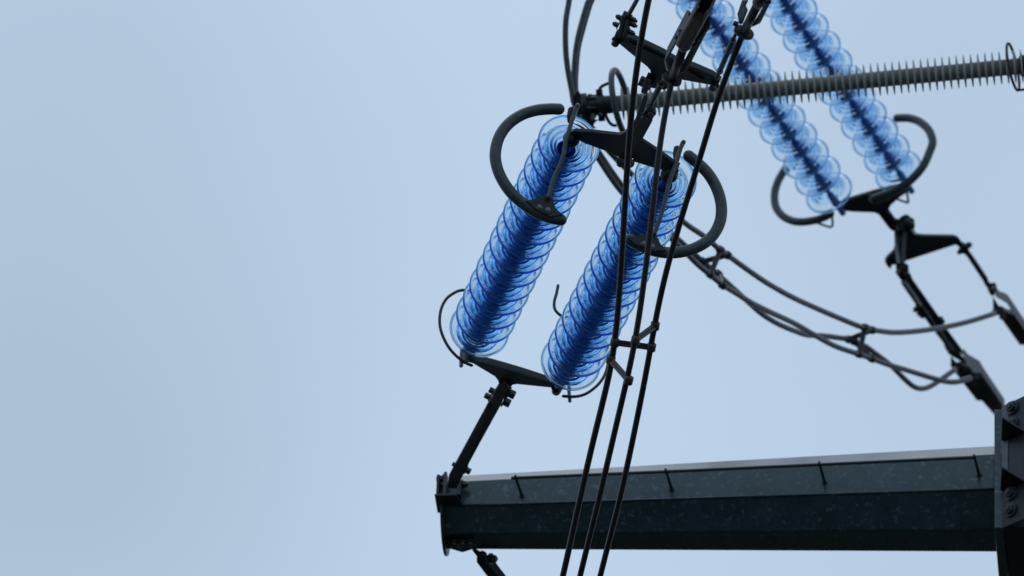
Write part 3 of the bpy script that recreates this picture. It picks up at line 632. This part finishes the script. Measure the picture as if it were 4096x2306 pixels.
m = MB(); m.prism(on('M:530,850 545,860 600,930 610,960 530,960', fd, -0.03), N_F*0.01); m.prism(on('M:670,930 700,950 740,1030 730,1060 670,1040', fd, -0.035), N_F*0.01); m.prism(on('M:740,1000 860,1030 850,1070 770,1080', fd, -0.06), N_F*0.01); each(m, 'terminal_plate', PALE, t, 0.002)
m = MB(); m.tube(on('M:640,990 560,975', fd, -0.06), 0.017, 14, 'flat', False); m.tube(on('M:790,1040 690,1075', fd, -0.06), 0.017, 14, 'flat', False); each(m, 'terminal', STEEL, t)
m = MB(); nbolt(m, 'M:600,950 740,1040 660,990', 0.018, 0.03, -0.05, -FWD, 0.01, fd); nbolt(m, 'M:610,1010 760,1110', 0.012, 0.02, -0.04, -N_F, 0, fd); each(m, 'bolt', STEEL, t)
t = thing('conductor_clamp', 'blurred clamp on a thin rod from the right corner of the three cornered plate', 'clamp', on('L:1500,900', fd)[0], 'far conductor clamps')
m = MB(); m.tube(on('L:1490,860 1560,960 1640,1060 1700,1150 1900,1450', fd)+on('M:900,90 950,150', fd), [0.018,0.016,0.014,0.015,0.015,0.013,0.013], 12, 'flat', False); m.obj('rod', DARK, t)
m = MB(); nbolt(m, 'L:1560,910', 0.018, 0.03, 0, S_F, 0.008, fd); nbolt(m, 'L:1500,960', 0.016, 0.02, 0, -S_F, 0.008, fd); nbolt(m, 'M:955,115', 0.016, 0.03, -0.02, -N_F, 0.01, fd); each(m, 'bolt', STEEL, t)
m = MB(); m.prism(on('M:905,120 960,110 985,180 975,230 940,215', fd, -0.02), N_F*0.03); m.obj('clevis', STEEL, t, 0.003)
m = MB(); m.prism(on('M:960,130 985,125 1040,180 1110,205 1140,240 1300,480 1500,780 1480,820 1280,560 1170,400 1110,300 1000,235', ftilt((4040,1230),0.0016), -0.05), N_F*0.012); m.obj('bent_strap', PALE, t, 0.003)
m = MB(); m.prism(on('M:1010,400 1060,370 1160,410 1200,420 1480,820 1420,900 1290,730 1245,735', fd, -0.02), N_F*0.05); m.obj('wedge_body', RUSTY, t, 0.006)
m = MB(); m.prism(on('M:965,240 980,250 1040,350 970,380', fd, -0.03), N_F*0.01); each(m, 'terminal_plate', PALE, t, 0.002)
m = MB(); m.tube(on('M:1050,380 965,392', fd, -0.05), 0.017, 14, 'flat', False); each(m, 'terminal', STEEL, t)
m = MB(); nbolt(m, 'M:1040,355 1060,430', 0.014, 0.022, -0.04, -N_F, 0.006, fd); each(m, 'bolt', STEEL, t)

# ------------------------------------------------------------------ ground
m, nt, b = nodes('rough_grass_ground')
tc = nt.nodes.new('ShaderNodeTexCoord'); n = nt.nodes.new('ShaderNodeTexNoise'); n.inputs['Scale'].default_value = 0.2; n.inputs['Detail'].default_value = 8
r = nt.nodes.new('ShaderNodeValToRGB'); r.color_ramp.elements[0].color = (0.020,0.026,0.022,1); r.color_ramp.elements[1].color = (0.048,0.056,0.044,1)
nt.links.new(tc.outputs['Object'], n.inputs['Vector']); nt.links.new(n.outputs['Fac'], r.inputs['Fac']); nt.links.new(r.outputs['Color'], b.inputs['Base Color'])
b.inputs['Roughness'].default_value = 0.9; b.inputs['Specular IOR Level'].default_value = 0.1
g = MB(); s_ = 2500; g.add([(-s_,-s_,0),(s_,-s_,0),(s_,s_,0),(-s_,s_,0)], [(0,1,2,3)]); g = g.obj('ground', m, None, loc=(0,0,0)); g['kind'] = 'structure'

# ------------------------------------------------------------------ sky and light
SUN_EL, SUN_AZ = R(74), R(-40)
w_ = bpy.data.worlds.new('World'); scene.world = w_; w_.use_nodes = True
nt = w_.node_tree; N = nt.nodes; L = nt.links
bg = N['Background']; bg.inputs['Strength'].default_value = 0.1
sky = N.new('ShaderNodeTexSky'); sky.sky_type = 'NISHITA'; sky.sun_disc = False; sky.sun_elevation = SUN_EL; sky.sun_rotation = SUN_AZ; sky.air_density = 1.0; sky.dust_density = 2.0
tc = N.new('ShaderNodeTexCoord'); sp = N.new('ShaderNodeSeparateXYZ'); L.new(tc.outputs['Generated'], sp.inputs[0])
grad = N.new('ShaderNodeMapRange'); grad.inputs['From Min'].default_value = 0; grad.inputs['From Max'].default_value = 1
grad.inputs['To Min'].default_value = 1.20; grad.inputs['To Max'].default_value = 0.86  # horizon brightened to lift the arm's lower faces
L.new(sp.outputs['Z'], grad.inputs['Value'])
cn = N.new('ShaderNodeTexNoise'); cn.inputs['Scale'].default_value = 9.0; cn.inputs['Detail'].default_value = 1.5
mp = N.new('ShaderNodeMapping'); mp.inputs['Location'].default_value = (35*0.37, 35*0.11, 35*0.23)  # noise offset chosen so lens falloff is painted into the sky
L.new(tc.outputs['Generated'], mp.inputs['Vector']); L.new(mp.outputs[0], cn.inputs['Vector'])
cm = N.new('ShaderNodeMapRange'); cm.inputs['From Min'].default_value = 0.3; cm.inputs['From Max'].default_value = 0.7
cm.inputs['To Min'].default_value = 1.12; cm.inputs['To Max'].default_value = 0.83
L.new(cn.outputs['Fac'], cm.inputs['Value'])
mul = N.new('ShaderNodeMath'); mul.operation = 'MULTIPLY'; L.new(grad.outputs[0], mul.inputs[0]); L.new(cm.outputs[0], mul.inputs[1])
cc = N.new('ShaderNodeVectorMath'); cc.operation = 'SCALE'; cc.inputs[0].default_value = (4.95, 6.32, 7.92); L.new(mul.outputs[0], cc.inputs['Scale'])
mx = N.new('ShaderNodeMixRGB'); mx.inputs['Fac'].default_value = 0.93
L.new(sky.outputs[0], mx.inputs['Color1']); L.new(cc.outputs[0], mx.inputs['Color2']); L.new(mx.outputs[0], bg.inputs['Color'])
sd_ = bpy.data.lights.new('sun', 'SUN'); sd_.energy = 0.5; sd_.angle = R(40); sd_.color = (1.0, 0.985, 0.965)
so = bpy.data.objects.new('sun', sd_); COL.objects.link(so)
sdir = Vector((math.sin(SUN_AZ)*math.cos(SUN_EL), math.cos(SUN_AZ)*math.cos(SUN_EL), math.sin(SUN_EL)))
so.rotation_mode = 'QUATERNION'; so.rotation_quaternion = Vector((0,0,1)).rotation_difference(sdir); so.location = (0, 0, 60)

# ------------------------------------------------------------------ camera and render settings
cd = bpy.data.cameras.new('camera'); cam = bpy.data.objects.new('camera', cd); COL.objects.link(cam)
cd.lens = LENS; cd.sensor_width = 36.0; cd.sensor_fit = 'HORIZONTAL'; cd.clip_start = 0.5; cd.clip_end = 6000
cam.location = CAM; cam.rotation_euler = (math.pi/2+PITCH, 0, 0)
cd.dof.use_dof = True; cd.dof.focus_distance = 40.3; cd.dof.aperture_fstop = 3.6; cd.dof.aperture_blades = 9
scene.camera = cam
vs = scene.view_settings; vs.view_transform = 'Standard'; vs.look = 'None'; vs.exposure = 0.0; vs.gamma = 1.0
cy = scene.cycles; cy.max_bounces = 64; cy.transmission_bounces = 64; cy.transparent_max_bounces = 64
cy.glossy_bounces = 6; cy.diffuse_bounces = 3; cy.caustics_reflective = True; cy.caustics_refractive = True
cy.use_denoising = True
for o in bpy.data.objects:
    if '_o' in o: del o['_o']
